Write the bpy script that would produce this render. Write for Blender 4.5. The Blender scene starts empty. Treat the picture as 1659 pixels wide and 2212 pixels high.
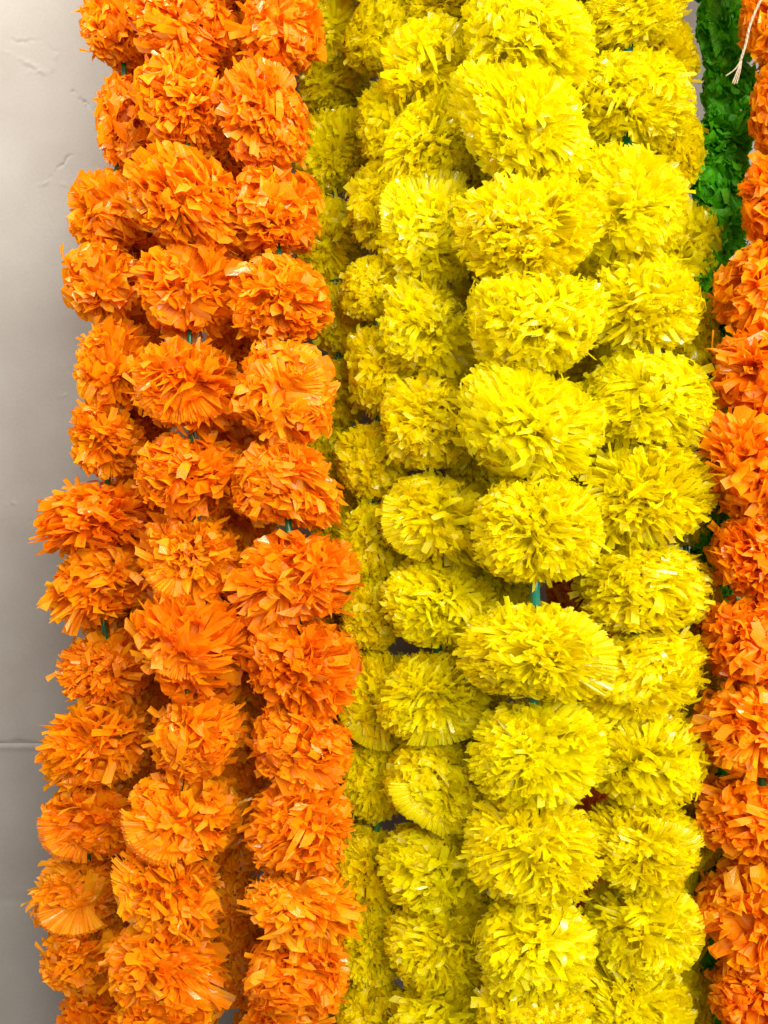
import bpy, math, random
import numpy as np
from mathutils import Vector, Matrix

# ------------------------------------------------------------------ camera, world, lamps, exposure
SC = bpy.context.scene
COL = SC.collection
CAM_D = 0.82                      # camera to wall, metres
FPX = 2125.0                      # focal length for a picture 2212 high
cam_data = bpy.data.cameras.new("camera")
cam = bpy.data.objects.new("camera", cam_data)
COL.objects.link(cam)
cam.location = (0, -CAM_D, 0)
cam.rotation_euler = (math.radians(90), 0, 0)
cam_data.sensor_fit = 'VERTICAL'
cam_data.angle = 2 * math.atan(1106 / FPX)
cam_data.clip_start = 0.01
cam_data.clip_end = 50
SC.camera = cam

world = bpy.data.worlds.new("World")
SC.world = world
world.use_nodes = True
bg = world.node_tree.nodes["Background"]
bg.inputs[0].default_value = (1.0, 0.97, 0.93, 1)
bg.inputs[1].default_value = 0.335

def area(name, loc, target, w, h, power, col):
    d = bpy.data.lights.new(name, 'AREA')
    d.shape = 'RECTANGLE'; d.size = w; d.size_y = h; d.energy = power; d.color = col
    o = bpy.data.objects.new(name, d); COL.objects.link(o)
    o.location = loc
    o.rotation_euler = (Vector(target) - Vector(loc)).to_track_quat('-Z', 'Y').to_euler()
    return o
area("key_lamp", (0.64, -1.36, 0.50), (0.0, -0.15, 0.0), 1.3, 0.9, 50, (1.0, 0.97, 0.92))
area("wall_fill", (-0.45, -0.42, 0.70), (-0.33, 0.0, 0.28), 0.35, 0.25, 7.4, (1.0, 0.97, 0.88))  # added light with no fixture, brightens the upper left of the wall

SC.view_settings.view_transform = 'Standard'
SC.view_settings.look = 'None'
SC.view_settings.exposure = 0.0
SC.view_settings.gamma = 1.0
SC.cycles.max_bounces = 8
SC.cycles.diffuse_bounces = 7
SC.cycles.glossy_bounces = 1
SC.cycles.transmission_bounces = 6
SC.cycles.transparent_max_bounces = 4
SC.cycles.adaptive_threshold = 0.03

def at(px, py, d):
    """a point of the place: picture position on a 1659 x 2212 grid and metres from the lens"""
    return Vector(((px - 829.5) / FPX * d, -CAM_D + d, -(py - 1106) / FPX * d))

# ------------------------------------------------------------------ materials
def nodes_of(name):
    m = bpy.data.materials.new(name); m.use_nodes = True
    nt = m.node_tree; nt.nodes.clear()
    out = nt.nodes.new('ShaderNodeOutputMaterial')
    return m, nt, out

def film(name, c_dark, c_mid, c_light, trans=0.45, rough=0.30, gloss=0.10, see=0.0, bump=0.35, bscale=900.0, tcol=None):
    """thin crinkled plastic film: diffuse + light passing through + a soft sheen"""
    m, nt, out = nodes_of(name)
    N, L = nt.nodes, nt.links
    geo = N.new('ShaderNodeNewGeometry')
    tc = N.new('ShaderNodeTexCoord')
    ramp = N.new('ShaderNodeValToRGB')
    ramp.color_ramp.elements[0].position = 0.0; ramp.color_ramp.elements[0].color = (*c_dark, 1)
    ramp.color_ramp.elements[1].position = 1.0; ramp.color_ramp.elements[1].color = (*c_light, 1)
    e = ramp.color_ramp.elements.new(0.5); e.color = (*c_mid, 1)
    nz = N.new('ShaderNodeTexNoise'); nz.inputs['Scale'].default_value = 120; nz.inputs['Detail'].default_value = 3
    L.new(tc.outputs['Object'], nz.inputs['Vector'])
    mx = N.new('ShaderNodeMath'); mx.operation = 'MULTIPLY_ADD'
    mx.inputs[1].default_value = 0.7
    ns = N.new('ShaderNodeMath'); ns.operation = 'MULTIPLY_ADD'; ns.inputs[1].default_value = 0.8; ns.inputs[2].default_value = -0.25
    L.new(nz.outputs['Fac'], ns.inputs[0])
    L.new(geo.outputs['Random Per Island'], mx.inputs[0]); L.new(ns.outputs[0], mx.inputs[2])
    oi = N.new('ShaderNodeObjectInfo')
    ob = N.new('ShaderNodeMath'); ob.operation = 'MULTIPLY_ADD'; ob.inputs[1].default_value = 0.35; ob.inputs[2].default_value = -0.17
    L.new(oi.outputs['Random'], ob.inputs[0])
    ad = N.new('ShaderNodeMath'); ad.operation = 'ADD'; L.new(mx.outputs[0], ad.inputs[0]); L.new(ob.outputs[0], ad.inputs[1])
    L.new(ad.outputs[0], ramp.inputs['Fac'])
    nb = N.new('ShaderNodeTexNoise'); nb.inputs['Scale'].default_value = bscale; nb.inputs['Detail'].default_value = 2
    nb.inputs['Distortion'].default_value = 0.6
    L.new(tc.outputs['Object'], nb.inputs['Vector'])
    bp = N.new('ShaderNodeBump'); bp.inputs['Strength'].default_value = bump; bp.inputs['Distance'].default_value = 0.0012
    L.new(nb.outputs['Fac'], bp.inputs['Height'])
    df = N.new('ShaderNodeBsdfDiffuse'); L.new(ramp.outputs['Color'], df.inputs['Color']); L.new(bp.outputs[0], df.inputs['Normal'])
    tr = N.new('ShaderNodeBsdfTranslucent'); L.new(bp.outputs[0], tr.inputs['Normal'])
    if tcol: tr.inputs['Color'].default_value = (*tcol, 1)
    else: L.new(ramp.outputs['Color'], tr.inputs['Color'])
    a = N.new('ShaderNodeMixShader'); a.inputs['Fac'].default_value = trans
    L.new(df.outputs[0], a.inputs[1]); L.new(tr.outputs[0], a.inputs[2])
    gl = N.new('ShaderNodeBsdfGlossy'); gl.inputs['Roughness'].default_value = rough
    gl.inputs['Color'].default_value = (1, 1, 1, 1); L.new(bp.outputs[0], gl.inputs['Normal'])
    lw = N.new('ShaderNodeLayerWeight'); lw.inputs['Blend'].default_value = 0.25
    gm = N.new('ShaderNodeMath'); gm.operation = 'MULTIPLY_ADD'; gm.inputs[1].default_value = gloss * 2.0; gm.inputs[2].default_value = gloss * 0.25
    L.new(lw.outputs['Fresnel'], gm.inputs[0])
    st = N.new('ShaderNodeMath'); st.operation = 'GREATER_THAN'; st.inputs[1].default_value = 0.95
    L.new(geo.outputs['Random Per Island'], st.inputs[0])
    g2 = N.new('ShaderNodeMath'); g2.operation = 'MULTIPLY_ADD'; g2.inputs[1].default_value = 0.07
    L.new(st.outputs[0], g2.inputs[0]); L.new(gm.outputs[0], g2.inputs[2]); gm = g2
    b = N.new('ShaderNodeMixShader'); L.new(gm.outputs[0], b.inputs['Fac'])
    L.new(a.outputs[0], b.inputs[1]); L.new(gl.outputs[0], b.inputs[2])
    last = b
    if see > 0:
        tp = N.new('ShaderNodeBsdfTransparent')
        c = N.new('ShaderNodeMixShader'); c.inputs['Fac'].default_value = see
        L.new(b.outputs[0], c.inputs[1]); L.new(tp.outputs[0], c.inputs[2]); last = c
    L.new(last.outputs[0], out.inputs['Surface'])
    return m

def plastic(name, col, rough=0.35, spec=0.5, var=0.15, scale=60, bump=0.0):
    m, nt, out = nodes_of(name)
    N, L = nt.nodes, nt.links
    p = N.new('ShaderNodeBsdfPrincipled')
    tc = N.new('ShaderNodeTexCoord')
    nz = N.new('ShaderNodeTexNoise'); nz.inputs['Scale'].default_value = scale; nz.inputs['Detail'].default_value = 5
    L.new(tc.outputs['Object'], nz.inputs['Vector'])
    r = N.new('ShaderNodeValToRGB')
    r.color_ramp.elements[0].position = 0.3; r.color_ramp.elements[1].position = 0.7
    r.color_ramp.elements[0].color = (*[c * (1 - var) for c in col], 1)
    r.color_ramp.elements[1].color = (*[min(1, c * (1 + var)) for c in col], 1)
    L.new(nz.outputs['Fac'], r.inputs['Fac']); L.new(r.outputs['Color'], p.inputs['Base Color'])
    p.inputs['Roughness'].default_value = rough
    p.inputs['Specular IOR Level'].default_value = spec
    if bump:
        b = N.new('ShaderNodeBump'); b.inputs['Strength'].default_value = bump; b.inputs['Distance'].default_value = 0.001
        L.new(nz.outputs['Fac'], b.inputs['Height']); L.new(b.outputs[0], p.inputs['Normal'])
    L.new(p.outputs[0], out.inputs['Surface'])
    return m

M_ORANGE = film("orange_film", (0.93, 0.25, 0.002), (0.98, 0.365, 0.003), (1.0, 0.51, 0.006), trans=0.50, rough=0.30, gloss=0.035, bump=0.30)
M_YELLOW = film(see=0.14, name="yellow_film", c_dark=(0.95, 0.77, 0.001), c_mid=(0.975, 0.87, 0.001), c_light=(0.99, 0.95, 0.003), trans=0.60, rough=0.24, gloss=0.035, bump=0.25)
M_GREEN = film("green_film", (0.045, 0.30, 0.004), (0.085, 0.50, 0.007), (0.14, 0.66, 0.015), trans=0.35, rough=0.28, gloss=0.06, bump=0.4)
M_TUBE = plastic("green_tube", (0.012, 0.13, 0.035), rough=0.28, var=0.2)
M_TEAL = plastic("teal_tube", (0.006, 0.15, 0.10), rough=0.25, var=0.2)
M_CORD = plastic("cream_cord", (0.42, 0.32, 0.20), rough=0.85, var=0.25, scale=900, bump=0.8)

def wall_material():
    m, nt, out = nodes_of("painted_plaster")
    N, L = nt.nodes, nt.links
    p = N.new('ShaderNodeBsdfPrincipled')
    tc = N.new('ShaderNodeTexCoord')
    n1 = N.new('ShaderNodeTexNoise'); n1.inputs['Scale'].default_value = 11; n1.inputs['Detail'].default_value = 4
    n2 = N.new('ShaderNodeTexNoise'); n2.inputs['Scale'].default_value = 420; n2.inputs['Detail'].default_value = 6; n2.inputs['Roughness'].default_value = 0.75
    n3 = N.new('ShaderNodeTexNoise'); n3.inputs['Scale'].default_value = 38; n3.inputs['Detail'].default_value = 5
    for n in (n1, n2, n3): L.new(tc.outputs['Object'], n.inputs['Vector'])
    r = N.new('ShaderNodeValToRGB')
    r.color_ramp.elements[0].position = 0.35; r.color_ramp.elements[1].position = 0.68
    r.color_ramp.elements[0].color = (0.262, 0.230, 0.204, 1)
    r.color_ramp.elements[1].color = (0.310, 0.286, 0.255, 1)
    L.new(n1.outputs['Fac'], r.inputs['Fac'])
    g = N.new('ShaderNodeMixRGB'); g.blend_type = 'MULTIPLY'; g.inputs['Fac'].default_value = 0.35
    rr = N.new('ShaderNodeValToRGB'); rr.color_ramp.elements[0].position = 0.3; rr.color_ramp.elements[1].position = 0.7
    rr.color_ramp.elements[0].color = (0.70, 0.70, 0.70, 1); rr.color_ramp.elements[1].color = (1, 1, 1, 1)
    L.new(n2.outputs['Fac'], rr.inputs['Fac'])
    L.new(r.outputs['Color'], g.inputs[1]); L.new(rr.outputs['Color'], g.inputs[2])
    L.new(g.outputs['Color'], p.inputs['Base Color'])
    p.inputs['Roughness'].default_value = 0.62
    p.inputs['Specular IOR Level'].default_value = 0.3
    b1 = N.new('ShaderNodeBump'); b1.inputs['Strength'].default_value = 0.35; b1.inputs['Distance'].default_value = 0.0012
    b2 = N.new('ShaderNodeBump'); b2.inputs['Strength'].default_value = 0.30; b2.inputs['Distance'].default_value = 0.0004
    L.new(n3.outputs['Fac'], b1.inputs['Height']); L.new(n2.outputs['Fac'], b2.inputs['Height'])
    L.new(b1.outputs[0], b2.inputs['Normal']); L.new(b2.outputs[0], p.inputs['Normal'])
    L.new(p.outputs[0], out.inputs['Surface'])
    return m
M_WALL = wall_material()

# ------------------------------------------------------------------ helpers
def mesh_from(name, V, F, mat, smooth=False):
    """V: (n,3) array, F: (m,4) or (m,3) int array"""
    me = bpy.data.meshes.new(name)
    V = np.asarray(V, dtype=np.float32); F = np.asarray(F, dtype=np.int32)
    k = F.shape[1]
    me.vertices.add(len(V)); me.vertices.foreach_set("co", V.ravel())
    me.loops.add(F.size); me.loops.foreach_set("vertex_index", F.ravel())
    me.polygons.add(len(F)); me.polygons.foreach_set("loop_start", np.arange(0, F.size, k, dtype=np.int32))
    me.polygons.foreach_set("use_smooth", np.full(len(F), smooth, dtype=bool))
    me.update(calc_edges=True)
    me.materials.append(mat)
    return me

def link(name, data, parent=None, loc=None):
    o = bpy.data.objects.new(name, data); COL.objects.link(o)
    if parent is not None: o.parent = parent
    if loc is not None: o.location = loc
    return o

def tag(o, label=None, cat=None, group=None, kind=None):
    if label: o['label'] = label
    if cat: o['category'] = cat
    if group: o['group'] = group
    if kind: o['kind'] = kind
    return o

def unit(a):
    return a / (np.linalg.norm(a, axis=-1, keepdims=True) + 1e-9)

S_SEG = 5
def strip_mesh(rng, R, fans, style):
    """fans: list of dicts(mid, normal, sector, n, slit, length, width, cone, curl, wild). Returns V, F of all their strips."""
    cuj_l = []
    mids, nors, alphas, lens, wid, slit, cone, curl, wild, bend, seam = ([] for _ in range(11))
    for f in fans:
        n = f['n']
        mid = unit(np.array(f['mid'], float)); nor = np.array(f['normal'], float)
        nor = unit(nor - mid * np.dot(nor, mid))
        a = (np.arange(n) + 0.5) / n - 0.5
        al = a * f['sector']
        da = f['sector'] / n
        mids.append(np.repeat(mid[None], n, 0)); nors.append(np.repeat(nor[None], n, 0))
        alphas.append(al)
        lens.append(f['length'] * (1 + rng.normal(0, f.get('lj', 0.05), n)))
        wid.append(np.full(n, da) if f.get('seam') else rng.uniform(0.75, 1.25, n) * f['width'])
        seam.append(np.full(n, 1.0 if f.get('seam') else 0.0))
        slit.append(np.full(n, f['slit'])); cone.append(np.full(n, f['cone'])); curl.append(np.full(n, f['curl'])); cuj_l.append(rng.normal(0, 0.06, n))
        wild.append(np.full(n, f['wild'])); bend.append(rng.normal(0, 0.05, n))
    cat = np.concatenate
    mid, nor = cat(mids), cat(nors)
    al, ln, wd, sl, cn, cu, wi, be, se = map(cat, (alphas, lens, wid, slit, cone, curl, wild, bend, seam))
    cu0, cuj = cu, cat(cuj_l)
    n = len(al)
    side = np.cross(nor, mid)
    c = np.cos(al)[:, None] * mid + np.sin(al)[:, None] * side
    e = -np.sin(al)[:, None] * mid + np.cos(al)[:, None] * side
    s = np.linspace(0, 1, S_SEG)
    r0 = cat([np.full(f['n'], f.get('r0', 0.10)) for f in fans])
    calm = cat([np.full(f['n'], 0.15 if f.get('over') else 1.0) for f in fans])
    cu = cu0 + cuj * calm; be = be * calm
    # outline fuller than an ellipsoid
    pw = 2.7
    full = (np.abs(c) ** pw).sum(1) ** (-1 / pw)
    ln = ln * full
    tip = rng.normal(0, style['tip'], n) * calm              # the last bit of each strip is bent over
    V = np.zeros((n, S_SEG, 3, 3))
    tw = rng.normal(0, 1, n) * wi                     # twist of each strip
    tilt = rng.normal(0, 1, n) * wi * 0.30            # tilt out of the fan
    fold = rng.choice([-1, 1], n) * rng.uniform(0.05, style['fold'], n)
    skew = rng.normal(0, style['skew'], n)
    notch = rng.uniform(-0.2, 0.35, n) * style['skew']
    fold = fold * (0.1 + 0.9 * calm)
    crum = rng.normal(0, style['crumple'], (n, S_SEG, 3)) * s[None, :, None]
    for k, sk in enumerate(s):
        for j, t in enumerate((-1.0, 0.0, 1.0)):
            r = R * ln * (r0 + (1 - r0) * sk)
            free = np.clip((sk - sl) / (1 - sl + 1e-6), 0, 1)
            w = np.where(se > 0, wd * r, wd * (0.30 + 0.70 * min(1.0, sk * 1.25)))
            w = w * (1 - 0.10 * free * se)
            twk = tw * free
            lat = t * w * 0.5 * np.cos(twk)
            h = t * w * 0.5 * np.sin(twk) + (1 - abs(t)) * fold * w
            h = h + cn * r + cu * R * ln * sk ** 2 + tilt * R * free * sk + crum[:, k, j] * R + (tip * R if k == S_SEG - 1 else 0.0)
            rr = r + (free ** 2) * t * skew * w + (0.0 if k < S_SEG - 1 else 1.0) * notch * w * (1 - abs(t))
            V[:, k, j] = c * rr[:, None] + e * (lat + be * R * sk ** 2)[:, None] + nor * h[:, None]
    V += cat([np.repeat((np.array(f.get('shift', (0, 0, 0))) * R)[None], f['n'], 0) for f in fans])[:, None, None, :]
    V = V.reshape(-1, 3)
    base = np.arange(n)[:, None] * (S_SEG * 3)
    q = []
    for k in range(S_SEG - 1):
        for j in range(2):
            a0 = k * 3 + j
            q.append([a0, a0 + 1, a0 + 4, a0 + 3])
    F = (base[:, :, None] + np.array(q)[None]).reshape(-1, 4)
    return V, F

ORANGE = dict(lobe=0.08, fold=0.32, skew=0.35, crumple=0.022, tip=0.095, width=0.0066, mat=M_ORANGE, nf=90, wisp=0.20, broad=7, per=6, wild=0.62, smooth=False)
YELLOW = dict(inner=0.35, fold=0.24, skew=0.40, crumple=0.022, tip=0.055, width=0.0038, mat=M_YELLOW, nf=150, wisp=0.05, broad=18, per=7, wild=0.50, smooth=True)
GREEN = dict(fold=0.25, skew=0.30, crumple=0.02, tip=0.07, width=0.0075, mat=M_GREEN, nf=44, wisp=0.05, broad=4, per=6, wild=0.45, smooth=False)

def sphere_dirs(rng, n, jit=0.35):
    i = np.arange(n) + 0.5
    z = 1 - 2 * i / n
    ph = i * 2.399963
    r = np.sqrt(1 - z * z)
    d = np.stack([r * np.cos(ph), r * np.sin(ph), z], 1) + rng.normal(0, jit, (n, 3))
    return unit(d)

def ruffle_mesh(name, rng, R, squash, style, extra=None, dens=1.0, depth=0.92, coarse=None):
    """the whole ball of fringed film of one flower, as one mesh"""
    fans = []
    coarse = rng.uniform(0.8, 1.35) if not coarse else coarse
    nf = int(style['nf'] * dens / coarse ** 0.7)
    wob = rng.uniform(0.90, 1.08, 8)
    curly = rng.uniform(0.15, 0.50); loose = rng.uniform(0.7, 1.5); shear = rng.normal(0, 0.16); dent = rng.normal(0, 0.13)
    for m in sphere_dirs(rng, nf):
        nr = rng.normal(0, 1, 3)
        # lobes: length depends on the octant so outlines differ
        o = int(m[0] > 0) + 2 * int(m[1] > 0) + 4 * int(m[2] > 0)
        L = wob[o] * rng.uniform(0.86, 1.12)
        inner = rng.random() < style.get('inner', 0.45)
        fans.append(dict(mid=m, normal=nr, sector=rng.uniform(0.55, 1.25), n=int(style['per'] + rng.integers(-1, 3)), slit=rng.uniform(0.2, 0.55),
                         length=L, lj=0.06, width=style['width'] * coarse, r0=0.42 if inner else 0.1, cone=rng.normal(0, 0.12), curl=rng.normal(0, curly), wild=style['wild'] * loose * (1.5 if inner else 1.0)))
    # broad pleated discs whose slits have not opened
    for _ in range(int(style['broad'] + rng.integers(0, 4))):
        m = unit(rng.normal(0, 1, 3) * np.array([1, 0.6, 1]))
        m[1] = -abs(m[1]) * 0.5
        nn = unit(np.array([0, -1, 0]) + rng.normal(0, 0.7, 3))
        if nn[1] > 0: nn = -nn
        sh = rng.uniform(0.0, 0.5)
        fans.append(dict(mid=m, normal=nn, shift=nn * sh, sector=rng.uniform(1.2, 2.2), n=int(rng.integers(12, 18)), slit=0.72, seam=True,
                         length=rng.uniform(0.82, 0.98) * math.sqrt(1 - sh * sh * 0.8), lj=0.02, width=0.006, cone=rng.normal(0, 0.18), curl=rng.normal(0, 0.16), wild=0.22))
    if extra: fans += extra
    V, F = strip_mesh(rng, R, fans, style)
    # trimmed to a rounded outline, as the real ones are
    rn = (np.abs(V) ** 2.4).sum(1) ** (1 / 2.4) / R
    ns = len(V) // (S_SEG * 3)
    dirs = V.reshape(ns, S_SEG * 3, 3)[:, -2]; dirs = unit(dirs)
    lob = np.zeros(ns); rag = rng.uniform(0.5, 1.7)
    for _ in range(7):                       # uneven outline: a few broad bumps and dents
        lob += rng.normal(0, style.get('lobe', 0.045)) * np.clip(dirs @ unit(rng.normal(0, 1, 3)) * 2.2 - 0.9, 0, 1)
    cap1 = rng.uniform(0.93, 1.07, ns) + lob * 1.6 * rag
    wisp = rng.random(ns) < style['wisp'] * rag
    cap1 = np.where(wisp, cap1 * rng.uniform(1.05, 1.22, ns), cap1)
    over = np.concatenate([np.full(f['n'], float(f.get('over', 0))) for f in fans])
    cap1 = np.where(over > 0, over, cap1)
    cap = np.repeat(cap1, S_SEG * 3) + rng.normal(0, 0.010, len(V))
    V *= np.minimum(1.0, cap / np.maximum(rn, 1e-6))[:, None]
    # lumpy core ball added inside to brighten the gaps between strips
    u = np.linspace(0, 2 * np.pi, 25)[:-1]; w = np.linspace(0.12, np.pi - 0.12, 13)
    U, W = np.meshgrid(u, w)
    rad = R * (0.52 + 0.10 * rng.random(U.shape))
    C = np.stack([rad * np.sin(W) * np.cos(U), rad * np.sin(W) * np.sin(U), rad * np.cos(W)], -1).reshape(-1, 3)
    ii = np.arange(12)[:, None] * 24 + np.arange(24)[None]; jj = np.arange(12)[:, None] * 24 + (np.arange(24)[None] + 1) % 24
    CF = np.stack([ii, jj, jj + 24, ii + 24], -1).reshape(-1, 4) + len(V)
    V = np.concatenate([V, C]); F = np.concatenate([F, CF])
    V[:, 2] *= squash
    V[:, 1] *= depth
    V[:, 2] += shear * V[:, 0] * 0.8 + dent * (np.abs(V[:, 0]) / R) ** 2 * R
    g = rng.normal(0, 0.16)                    # each hangs a little askew
    x, z = V[:, 0].copy(), V[:, 2].copy()
    V[:, 0] = x * math.cos(g) - z * math.sin(g); V[:, 2] = x * math.sin(g) + z * math.cos(g)
    return mesh_from(name, V, F, style['mat'], style['smooth'])

def petal_variants(style, count, seed):
    out = []
    rng = np.random.default_rng(seed)
    for i in range(count):
        st = dict(style); st['crumple'] = 0.014
        f = dict(mid=(0, 0, 1), normal=(0, -1, 0), sector=0.0, n=1, slit=0.1, length=1.0, lj=0.03, width=0.21 * rng.uniform(0.8, 1.25),
                 cone=0.0, curl=rng.normal(0, 0.22), wild=0.45)
        V, F = strip_mesh(rng, 1.0, [f], st)
        out.append(mesh_from("petal", V, F, style['mat'], False))
    return out
PETALS = {id(ORANGE): petal_variants(ORANGE, 14, 5), id(YELLOW): petal_variants(YELLOW, 14, 6), id(GREEN): petal_variants(GREEN, 10, 7)}

def tube_mesh(name, pts, rad, mat, sides=12, smooth=True, cap=True):
    pts = [Vector(p) for p in pts]
    V, F = [], []
    up = Vector((0, 1, 0.01))
    for i, p in enumerate(pts):
        t = (pts[min(i + 1, len(pts) - 1)] - pts[max(i - 1, 0)]).normalized()
        a = t.cross(up)
        if a.length < 1e-4: a = t.cross(Vector((1, 0, 0)))
        a.normalize(); b = t.cross(a)
        r = rad[i] if isinstance(rad, (list, tuple)) else rad
        for k in range(sides):
            g = 2 * math.pi * k / sides
            V.append(tuple(p + a * r * math.cos(g) + b * r * math.sin(g)))
    for i in range(len(pts) - 1):
        for k in range(sides):
            k2 = (k + 1) % sides
            F.append((i * sides + k, i * sides + k2, (i + 1) * sides + k2, (i + 1) * sides + k))
    me = bpy.data.meshes.new(name)
    if cap:
        F = F + [tuple(range(sides))[::-1], tuple(range((len(pts) - 1) * sides, len(pts) * sides))]
    me.from_pydata(V, [], F)
    me.polygons.foreach_set("use_smooth", [smooth] * len(me.polygons))
    me.update(); me.materials.append(mat)
    return me

# ------------------------------------------------------------------ garlands
def fan_extra(deg, sector=1.9, tiltdeg=25, length=1.04, n=28, curl=-0.12, cone=0.10):
    """a broad fan facing the viewer that opens towards deg (0 right, 90 up)"""
    a = math.radians(deg)
    m = np.array([math.cos(a), -math.sin(math.radians(tiltdeg)), math.sin(a)])
    return dict(mid=m, normal=(0.15 * math.cos(a), -1.0, 0.15 * math.sin(a)), shift=(0, -0.50, 0), over=1.13, sector=sector, n=n, slit=0.86, seam=True, length=length, lj=0.010, width=0.006, cone=cone, curl=curl, wild=0.06)

def garland(name, label, style, depth, flowers, seed, group, npet=18, tube_r=0.0019, tube_mat=None, x_stem=None, dens=1.0, cat="garland", fname="flower", grow=1.07):
    rng = np.random.default_rng(seed)
    rnd = random.Random(seed)
    tube_mat = tube_mat or M_TUBE
    top = flowers[0]
    org = at(top[0], top[1], depth)
    root = bpy.data.objects.new(name, None); COL.objects.link(root)
    root.location = org
    root.empty_display_size = 0.02
    tag(root, label, cat, group)
    # the string goes on up, out of the picture, to what it hangs from; unseen flowers added there shade the wall
    step = flowers[1][1] - flowers[0][1]
    hidden = 3
    flowers = [(top[0] + 4 * k, top[1] - 155 * k, top[2], top[3]) for k in (3, 2, 1)] + list(flowers)
    cen = []
    for i, fl in enumerate(flowers):
        cx, cy, rx, ry = fl[:4]
        opt = fl[4] if len(fl) > 4 else {}
        d = depth + opt.get('dd', 0.0) + rng.normal(0, 0.003)
        c = at(cx, cy, d)
        R = rx / FPX * d * opt.get('grow', grow)
        gr = opt.get('grow', grow)
        q = ry / rx / (gr if gr < 1.13 else 1.0)
        cen.append((c, R * q))
        fo = link(fname, None, root, c - org)
        fo.empty_display_size = 0.01
        ex = opt.get('fans')
        me = ruffle_mesh("ruffle", rng, R, q, style, ex, dens * opt.get('dens', 1.0), coarse=opt.get('coarse'))
        ru = link("ruffle", me, fo)
        ru['kind'] = 'stuff'
        # the petals that stand out in front, each by itself
        ms = PETALS[id(style)]
        for k in range(npet if i > hidden else 0):
            a = rnd.uniform(0, 2 * math.pi)
            el = math.acos(rnd.uniform(0.05, 1.0)) * (0.98 if k % 3 else 1.15)
            dv = Vector((math.sin(el) * math.cos(a), -math.cos(el), math.sin(el) * math.sin(a)))
            z = dv.normalized()
            w = Vector((rnd.gauss(0, 1), rnd.gauss(0, 1), rnd.gauss(0, 1)))
            y = (w - z * w.dot(z)).normalized(); x = y.cross(z)
            Ls = R * rnd.uniform(0.80, 0.99)
            wf = style['width'] / 0.0064 * 0.032 / max(R, 0.02)
            mt = Matrix(((x[0], y[0], z[0]), (x[1], y[1], z[1]), (x[2], y[2], z[2]))).to_4x4()
            po = bpy.data.objects.new("petal", rnd.choice(ms)); COL.objects.link(po)
            po.parent = fo
            mt = Matrix.Diagonal((1, 0.9, q, 1)) @ mt @ Matrix.Diagonal((Ls * wf, Ls, Ls, 1))
            loc, rot, sca = mt.decompose()
            po.rotation_euler = rot.to_euler(); po.scale = sca
    # straight pieces of tube on the string between one flower and the next
    for i in range(len(cen) - 1):
        (a, ra), (b, rb) = cen[i], cen[i + 1]
        v = b - a
        xs = rng.normal(0, 0.0015)
        p0 = a + v * 0.10 - org; p1 = b - v * 0.10 - org
        mid = (p0 + p1) / 2 + Vector((xs, 0, 0))
        link("spacer_tube", tube_mesh("spacer_tube", [p0, mid, p1], tube_r, tube_mat, 12), root)
    return root

GO = "orange garlands of plastic marigolds hanging at the left"
GY = "yellow garlands of plastic marigolds hanging in the middle"
F = fan_extra

garland("marigold_garland", "orange marigold garland hanging outermost on the left, beside the bare wall", ORANGE, 0.700, [
    (255, -95, 85, 80), (262, 62, 74, 92), (272, 255, 64, 108), (240, 455, 76, 82, dict(dens=0.6, coarse=1.6)), (228, 605, 78, 84, dict(coarse=1.5, dens=0.8)), (248, 795, 78, 96), (235, 955, 80, 76),
    (222, 1112, 118, 78), (232, 1255, 102, 78), (235, 1440, 98, 76), (212, 1605, 108, 88, dict(dens=1.1)), (204, 1768, 98, 76, dict(fans=[F(215)])),
    (192, 1922, 98, 80, dict(fans=[F(250, cone=0.3)])), (195, 2062, 92, 76), (208, 2195, 98, 76), (205, 2345, 90, 80)],
    11, GO, npet=18)
garland("marigold_garland", "orange marigold garland with a wide pale folded fan low on it, second from the left", ORANGE, 0.645, [
    (400, -110, 100, 85), (402, 50, 98, 88), (408, 212, 100, 98), (405, 432, 110, 102, dict(grow=1.03)), (412, 622, 106, 100), (408, 832, 106, 98, dict(fans=[F(265, 1.6), F(200, 1.3)])),
    (415, 1020, 104, 88), (420, 1208, 102, 96, dict(fans=[F(235, 1.1)])), (415, 1392, 113, 90, dict(fans=[F(285, 1.4, 60, 0.8)])), (405, 1582, 106, 102),
    (392, 1762, 118, 90, dict(fans=[F(215, 1.7, 35, 1.12, 30), F(240, 1.2, 45, 1.0, 30)])), (370, 1915, 116, 92, dict(fans=[F(205, 1.6, 20, 1.05)])),
    (350, 2075, 114, 88), (360, 2205, 110, 76), (350, 2350, 100, 80)],
    22, GO, npet=20, grow=1.04)
garland("marigold_garland", "orange marigold garland that hangs against the edge of the yellow ones", ORANGE, 0.630, [
    (590, -100, 105, 85), (592, 65, 102, 95), (578, 255, 86, 108, dict(fans=[F(95, 1.9, 15, 0.98)])), (600, 465, 98, 92, dict(coarse=1.6, dens=0.8)), (606, 652, 102, 92), (612, 842, 102, 106, dict(fans=[F(20, 1.6)])),
    (612, 1040, 110, 92), (635, 1245, 108, 94), (650, 1432, 112, 100), (652, 1612, 112, 90), (652, 1782, 110, 90), (642, 1938, 120, 78),
    (638, 2085, 114, 86), (640, 2222, 105, 72), (640, 2370, 100, 80)],
    33, GO, npet=20, tube_r=0.0024, grow=1.03)
garland("marigold_garland", "deep orange marigold garland in the shade behind the second and third orange ones", ORANGE, 0.715, [
    (505, -60, 70, 70), (500, 120, 70, 75), (505, 330, 72, 75), (510, 560, 70, 75), (505, 740, 70, 75), (505, 930, 70, 75), (520, 1130, 70, 75),
    (525, 1300, 68, 75), (530, 1460, 66, 75), (525, 1620, 66, 78), (520, 1790, 64, 76), (505, 1950, 52, 74), (545, 2090, 50, 66), (555, 2230, 55, 70)],
    44, GO, npet=8, grow=1.16, dens=0.8)
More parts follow.
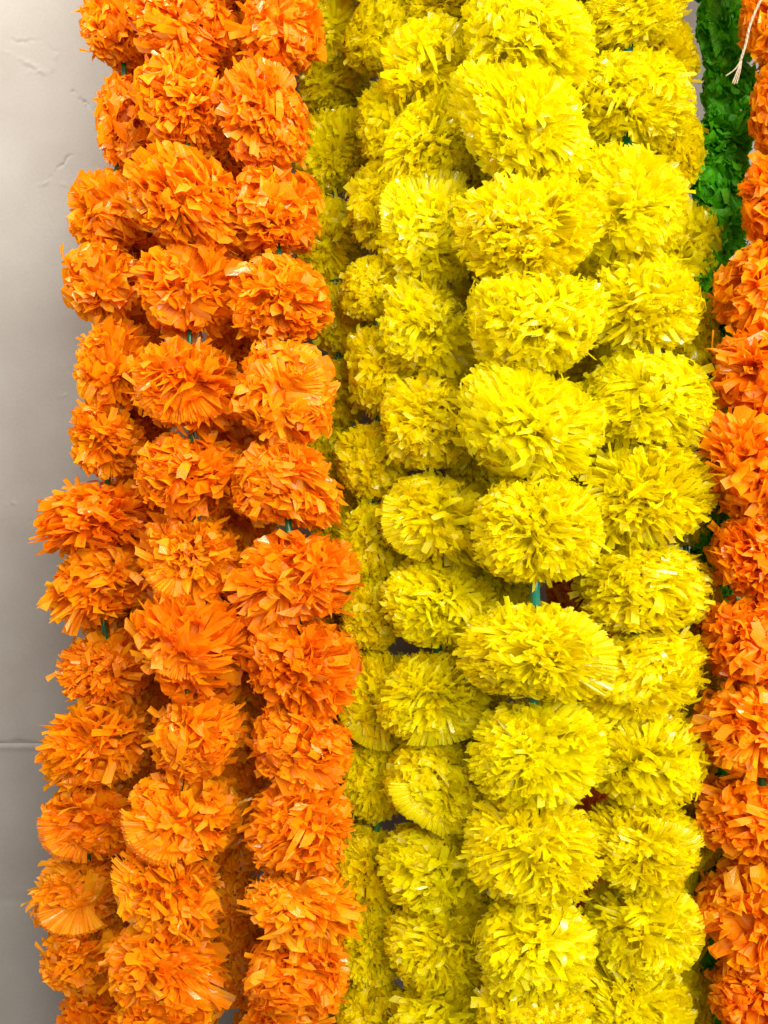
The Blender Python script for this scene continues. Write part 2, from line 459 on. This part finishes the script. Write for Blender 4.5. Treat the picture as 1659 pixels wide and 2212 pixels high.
garland("marigold_garland", "deep orange marigold garland glimpsed behind the two outermost orange ones", ORANGE, 0.745, [
    (330, -60, 66, 70), (320, 150, 66, 75), (335, 360, 66, 75), (320, 560, 60, 75), (300, 745, 60, 72), (290, 920, 64, 80), (305, 1080, 58, 75),
    (250, 1345, 78, 56), (315, 1480, 60, 75), (260, 1520, 70, 60), (325, 1680, 60, 75), (310, 1850, 62, 75), (400, 2030, 62, 75), (405, 2180, 58, 70)],
    55, GO, npet=8, grow=1.16, dens=0.8)

garland("marigold_garland", "yellow marigold garland furthest back, its flowers next to the orange edge", YELLOW, 0.700, [
    (707, -90, 78, 75), (709, 70, 72, 82), (722, 180, 70, 60, dict(dd=0.015)), (729, 330, 86, 86), (703, 512, 72, 88), (735, 685, 66, 84), (725, 845, 62, 78), (709, 985, 58, 75), (729, 1120, 55, 76),
    (735, 1260, 60, 72), (760, 1380, 55, 70), (750, 1560, 52, 70), (765, 1720, 50, 60), (760, 1880, 55, 70), (760, 2050, 52, 75), (765, 2200, 55, 70)],
    66, GY, npet=8, grow=1.12, dens=0.85)
garland("marigold_garland", "dull yellow marigold garland second back, mostly hidden, left of the bright ones", YELLOW, 0.655, [
    (815, -80, 72, 80), (820, 75, 66, 82), (850, 270, 62, 95), (832, 452, 64, 84), (808, 622, 62, 70), (832, 800, 72, 102), (808, 1000, 72, 84), (802, 1172, 68, 88),
    (806, 1325, 66, 78), (812, 1510, 76, 100, dict(fans=[F(235, 1.9, 15)])), (815, 1678, 72, 80), (798, 1868, 72, 82), (798, 2035, 72, 88), (800, 2190, 70, 75), (800, 2330, 70, 75)],
    77, GY, npet=12, grow=1.10, dens=0.9)
garland("marigold_garland", "mid yellow marigold garland with a smooth upturned disc high on it, thin green stem showing", YELLOW, 0.632, [
    (965, -110, 95, 80), (968, 22, 90, 62, dict(dd=0.03)), (930, 145, 90, 94), (928, 315, 108, 92), (930, 508, 100, 116, dict(fans=[F(105, 2.3, 8, 1.0, 30), F(150, 1.4, 10, 0.98)])),
    (930, 715, 102, 102), (928, 915, 94, 94), (945, 1122, 112, 94, dict(fans=[F(215, 1.8, 10)])), (945, 1305, 114, 92), (938, 1500, 108, 94, dict(fans=[F(285, 1.6, 10)])),
    (945, 1688, 106, 92, dict(fans=[F(240, 1.7, 30)])), (938, 1872, 110, 86), (952, 2035, 108, 94), (955, 2195, 108, 84), (955, 2350, 100, 80)],
    88, GY, npet=20, tube_r=0.0028, dens=1.0)
garland("marigold_garland", "brightest yellow marigold garland with the largest flowers, hanging foremost on a teal tube", YELLOW, 0.580, [
    (1140, -130, 125, 100), (1142, 80, 128, 112), (1135, 282, 122, 128), (1140, 505, 136, 118), (1158, 702, 138, 112), (1140, 925, 142, 116), (1158, 1140, 130, 114),
    (1160, 1410, 146, 105, dict(fans=[F(20, 1.9, 15, 1.02, 30)])), (1158, 1622, 134, 112), (1148, 1828, 132, 112), (1158, 2038, 120, 100), (1152, 2195, 114, 92), (1150, 2370, 120, 90)],
    99, GY, npet=22, tube_r=0.0030, tube_mat=M_TEAL, dens=1.15)
garland("marigold_garland", "bright yellow marigold garland just right of the foremost one, with dark gaps between", YELLOW, 0.610, [
    (1360, -120, 110, 90), (1365, 38, 108, 72), (1352, 225, 124, 102), (1352, 448, 130, 112), (1385, 655, 108, 105), (1400, 868, 130, 104), (1388, 1062, 140, 108),
    (1392, 1262, 136, 98), (1380, 1458, 124, 104), (1392, 1642, 116, 102), (1380, 1822, 114, 90, dict(fans=[F(60, 1.3, 25)])), (1385, 1998, 110, 94, dict(fans=[F(0, 2.6, 10, 1.03, 30)])),
    (1362, 2165, 122, 90), (1360, 2330, 115, 85)],
    110, GY, npet=22, tube_r=0.0030, tube_mat=M_TEAL, dens=1.1)
garland("marigold_garland", "yellow marigold garland half hidden at the right of the bright ones, before the green tinsel", YELLOW, 0.650, [
    (1390, -60, 62, 76), (1430, 132, 68, 84), (1449, 320, 62, 90), (1480, 535, 74, 88), (1492, 735, 68, 88), (1492, 910, 70, 86), (1482, 1095, 74, 80),
    (1480, 1285, 66, 86), (1497, 1462, 58, 92), (1492, 1630, 56, 88), (1500, 1800, 58, 76), (1490, 1965, 58, 80), (1472, 2140, 66, 84), (1472, 2300, 66, 80)],
    121, GY, npet=14, grow=1.05, dens=0.9)
garland("marigold_garland", "dark orange marigold garland seen only through the gaps between the yellow ones", ORANGE, 0.745, [
    (1240, 300, 70, 80), (1240, 500, 70, 80), (1245, 700, 70, 80), (1245, 900, 70, 80), (1250, 1110, 66, 80),
    (1262, 1300, 66, 80), (1262, 1460, 64, 78), (1258, 1600, 66, 74), (1250, 1760, 66, 80), (1245, 1930, 66, 80), (1235, 2100, 60, 80), (1235, 2230, 60, 70)],
    132, "garlands behind the yellow ones", npet=4, grow=1.22, dens=0.7)
garland("marigold_garland", "shaded yellow marigold garland filling the gap behind the two middle yellow ones", YELLOW, 0.720, [
    (1045, -40, 72, 75), (1045, 140, 72, 75), (1040, 330, 72, 78), (1045, 520, 70, 78), (1045, 705, 68, 74), (1045, 835, 70, 74), (1040, 960, 68, 74), (1045, 1090, 70, 72),
    (1080, 1250, 82, 76), (1055, 1430, 72, 76), (1045, 1600, 66, 74), (1040, 1790, 66, 72), (1045, 1960, 66, 72), (1040, 2130, 66, 76)],
    143, "garlands behind the yellow ones", npet=6, grow=1.22, dens=0.8)

garland("marigold_garland", "short shaded yellow marigold garland behind the foremost one and its right neighbour", YELLOW, 0.715, [
    (1250, -60, 76, 80), (1252, 90, 76, 80), (1250, 240, 76, 80), (1248, 390, 76, 80), (1250, 540, 76, 80), (1255, 690, 76, 80), (1268, 840, 80, 82), (1262, 990, 74, 80), (1258, 1110, 60, 60)],
    187, "garlands behind the yellow ones", npet=6, grow=1.2, dens=0.8)

garland("marigold_garland", "orange marigold garland cut by the right edge, in front of the green tinsel", ORANGE, 0.600, [
    (1660, -110, 85, 85), (1684, 42, 72, 90), (1699, 250, 74, 110), (1684, 430, 86, 98), (1663, 608, 104, 92), (1665, 802, 112, 108), (1648, 1012, 120, 106), (1640, 1202, 106, 88),
    (1642, 1375, 112, 100), (1640, 1580, 118, 96), (1650, 1762, 124, 86), (1640, 1965, 116, 112), (1635, 2145, 112, 80), (1640, 2310, 110, 80)],
    154, "orange garlands hanging at the right", npet=20, tube_r=0.0024)

garland("marigold_garland", "unseen orange marigold garland added just beyond the right edge to shade the wall", ORANGE, 0.640, [  # out of view, added to block light from the wall at the right
    (1800, y, 105, 92) for y in range(-110, 2400, 185)],
    176, "orange garlands hanging at the right", npet=0)

# green tinsel garland
garland("tinsel_garland", "green tinsel garland hanging between the yellow and the orange ones at the right", GREEN, 0.655, [
    (1565, -60, 57, 70), (1565, 72, 53, 88, dict(fans=[F(170, 1.8, 30), F(120, 1.5, 30)])), (1577, 205, 57, 70), (1565, 300, 57, 72), (1559, 400, 59, 72), (1549, 500, 59, 72),
    (1542, 600, 59, 74), (1549, 700, 59, 74), (1555, 800, 57, 74), (1549, 900, 55, 74), (1545, 1010, 53, 76), (1542, 1120, 51, 76), (1542, 1240, 51, 78), (1539, 1360, 55, 80),
    (1542, 1480, 55, 80), (1539, 1600, 51, 80), (1537, 1720, 53, 80), (1537, 1850, 53, 80), (1532, 1980, 53, 80), (1527, 2110, 53, 80), (1527, 2230, 53, 80)],
    165, "green tinsel garlands", npet=12, tube_r=0.002, dens=1.0, cat="garland", fname="tuft")

# ------------------------------------------------------------------ cream cord with a frayed end
croot = bpy.data.objects.new("hanging_cord", None); COL.objects.link(croot)
croot.location = at(1648, 0, 0.555)
tag(croot, "thin cream cord with a split frayed end hanging at the upper right", "cord")
co = croot.location
def smoothpath(pts, n=8):
    pts = [Vector(p) for p in pts]; out = []
    P = [pts[0]] + pts + [pts[-1]]
    for i in range(1, len(P) - 2):
        for k in range(n):
            t = k / n
            a, b, c, d = P[i - 1], P[i], P[i + 1], P[i + 2]
            out.append(0.5 * ((2 * b) + (c - a) * t + (2 * a - 5 * b + 4 * c - d) * t * t + (3 * b - a - 3 * c + d) * t ** 3))
    out.append(pts[-1]); return out
main = smoothpath([at(1700, -120, 0.55), at(1668, -45, 0.553), at(1641, 5, 0.555), at(1621, 52, 0.556), at(1611, 95, 0.557), at(1600, 130, 0.558)], 12)
R_C = 0.00052
for ph in (0, 2.094, 4.189):
    pts = []
    for i, p in enumerate(main):
        g = ph + i * 0.62
        pts.append(p - co + Vector((math.cos(g), math.sin(g), 0.2 * math.sin(g))) * R_C * 0.75)
    link("strand", tube_mesh("strand", pts, R_C * 0.85, M_CORD, 8), croot)
for tips in ([(1600, 130), (1589, 148), (1574, 160), (1568, 164)], [(1600, 130), (1592, 155), (1582, 180)], [(1601, 130), (1595, 155), (1586, 182)], [(1602, 130), (1599, 152), (1591, 181)]):
    pts = [p - co for p in smoothpath([at(x, y, 0.558 + 0.001 * k) for k, (x, y) in enumerate(tips)], 5)]
    link("frayed_end", tube_mesh("frayed_end", pts, R_C * 0.72, M_CORD, 7), croot)

# ------------------------------------------------------------------ wall: panels with a joint, cracks in the plaster
wall = bpy.data.objects.new("wall", None); COL.objects.link(wall)
tag(wall, "painted plaster wall behind the garlands, cracked near the top", None, None, 'structure')
K = CAM_D / FPX
def wx(px): return (px - 829.5) * K
def wz(py): return -(py - 1106) * K
cracks = [   # in wall metres: points, depth (+ proud / - sunk), width
    ([(0, 88), (15, 86), (25, 85), (38, 91), (52, 90), (72, 86), (95, 88), (108, 105), (128, 112)], -0.0006, 0.0011),
    ([(5, 108), (35, 122), (60, 136), (84, 146), (108, 158)], 0.0007, 0.0018),
    ([(60, 157), (85, 154), (110, 162)], 0.0007, 0.0013),
    ([(123, 118), (116, 140), (108, 160)], 0.0004, 0.0014),
    ([(157, 194), (168, 206), (184, 222), (196, 240)], -0.0011, 0.0010),
    ([(188, 232), (200, 236), (225, 231), (255, 239), (290, 234), (340, 239), (400, 236)], -0.0007, 0.0011),
    ([(298, 196), (318, 189), (345, 190)], -0.0005, 0.0014),
    ([(280, 96), (305, 92), (330, 93)], 0.0005, 0.0014),
    ([(106, 388), (116, 372), (134, 356), (150, 336), (165, 332)], -0.0009, 0.0009),
    ([(84, 400), (108, 392)], 0.0006, 0.0012),
    ([(130, 395), (165, 408), (180, 416)], 0.0004, 0.0014),
    ([(230, 398), (245, 410)], 0.0006, 0.0015),
    ([(10, 1090), (40, 1086)], 0.0005, 0.0012),
    ([(125, 858), (145, 852)], 0.0004, 0.0012),
]
def height(X, Z):
    H = np.zeros_like(X)
    w = 0.0016
    Xn = X + 0.0006 * np.sin(Z * 900) + 0.0004 * np.sin(Z * 2100 + 1); Zn = Z + 0.0006 * np.sin(X * 800 + 2) + 0.0004 * np.sin(X * 1900)
    for pts, dep, wd in cracks:
        best = np.full(X.shape, 9.0); par = np.zeros_like(X)
        n = len(pts) - 1
        for i in range(n):
            ax, az = wx(pts[i][0]), wz(pts[i][1]); bx, bz = wx(pts[i + 1][0]), wz(pts[i + 1][1])
            dx, dz = bx - ax, bz - az
            t = np.clip(((Xn - ax) * dx + (Zn - az) * dz) / (dx * dx + dz * dz), 0, 1)
            dd = np.hypot(Xn - ax - t * dx, Zn - az - t * dz)
            m = dd < best
            best = np.where(m, dd, best); par = np.where(m, (i + t) / n, par)
        amp = dep * (0.55 + 0.45 * np.sin(par * 9 + dep * 4000)) * np.clip(par * 8 + 0.25, 0, 1) * np.clip((1 - par) * 8 + 0.25, 0, 1)
        H += 1.3 * amp * np.exp(-(best / wd) ** 2)
    # gentle trowel unevenness and a faint second joint line
    H += 0.0006 * np.sin(X * 23 + 1.3 * np.sin(Z * 9)) * np.sin(Z * 17 + 0.7)
    H -= 0.0004 * np.exp(-((Z - wz(1945)) / 0.0035) ** 2)
    # plaster rounded off towards the joint
    rough = 0.75 + 0.35 * np.sin(X * 310 + 2 * np.sin(X * 97)) * np.sin(X * 61 + 1)
    H -= 0.0011 * rough * np.exp(-((Z - wz(1605) - 0.0004 * np.sin(X * 140)) / (0.0018 * rough + 0.0004)) ** 2)
    H += 0.0008 * np.exp(-((Z - wz(1613)) / 0.0022) ** 2)
    return H
def panel(x0, x1, z0, z1, dx):
    nx = max(2, int((x1 - x0) / dx)); nz = max(2, int((z1 - z0) / dx))
    X, Z = np.meshgrid(np.linspace(x0, x1, nx + 1), np.linspace(z0, z1, nz + 1))
    Y = -height(X, Z)
    V = np.stack([X, Y, Z], -1).reshape(-1, 3)
    i = np.arange(nz)[:, None] * (nx + 1) + np.arange(nx)[None]
    Fq = np.stack([i, i + 1, i + nx + 2, i + nx + 1], -1).reshape(-1, 4)
    return mesh_from("plaster_panel", V, Fq, M_WALL, True)
jz = wz(1605)
xl, xr = wx(-40), wx(430)
for (x0, x1, z0, z1, dx) in ((xl, xr, jz + 0.0001, 0.47, 0.0011), (xl, xr, -0.47, jz - 0.0001, 0.0016), (xr, 1.3, jz + 0.0001, 0.47, 0.02), (xr, 1.3, -0.47, jz - 0.0001, 0.02),
                             (-1.3, xl, jz + 0.0001, 0.47, 0.02), (-1.3, xl, -0.47, jz - 0.0001, 0.02)):
    link("plaster_panel", panel(x0, x1, z0, z1, dx), wall)
bm = mesh_from("backing", [(-1.4, 0.006, -1.0), (1.4, 0.006, -1.0), (1.4, 0.006, 1.4), (-1.4, 0.006, 1.4)], [(0, 1, 2, 3)], M_WALL)
link("backing", bm, wall)
for z0, z1 in ((0.47, 1.4), (-1.0, -0.47)):
    link("plaster_panel", mesh_from("plaster_panel", [(-1.3, 0, z0), (1.3, 0, z0), (1.3, 0, z1), (-1.3, 0, z1)], [(0, 1, 2, 3)], M_WALL), wall)
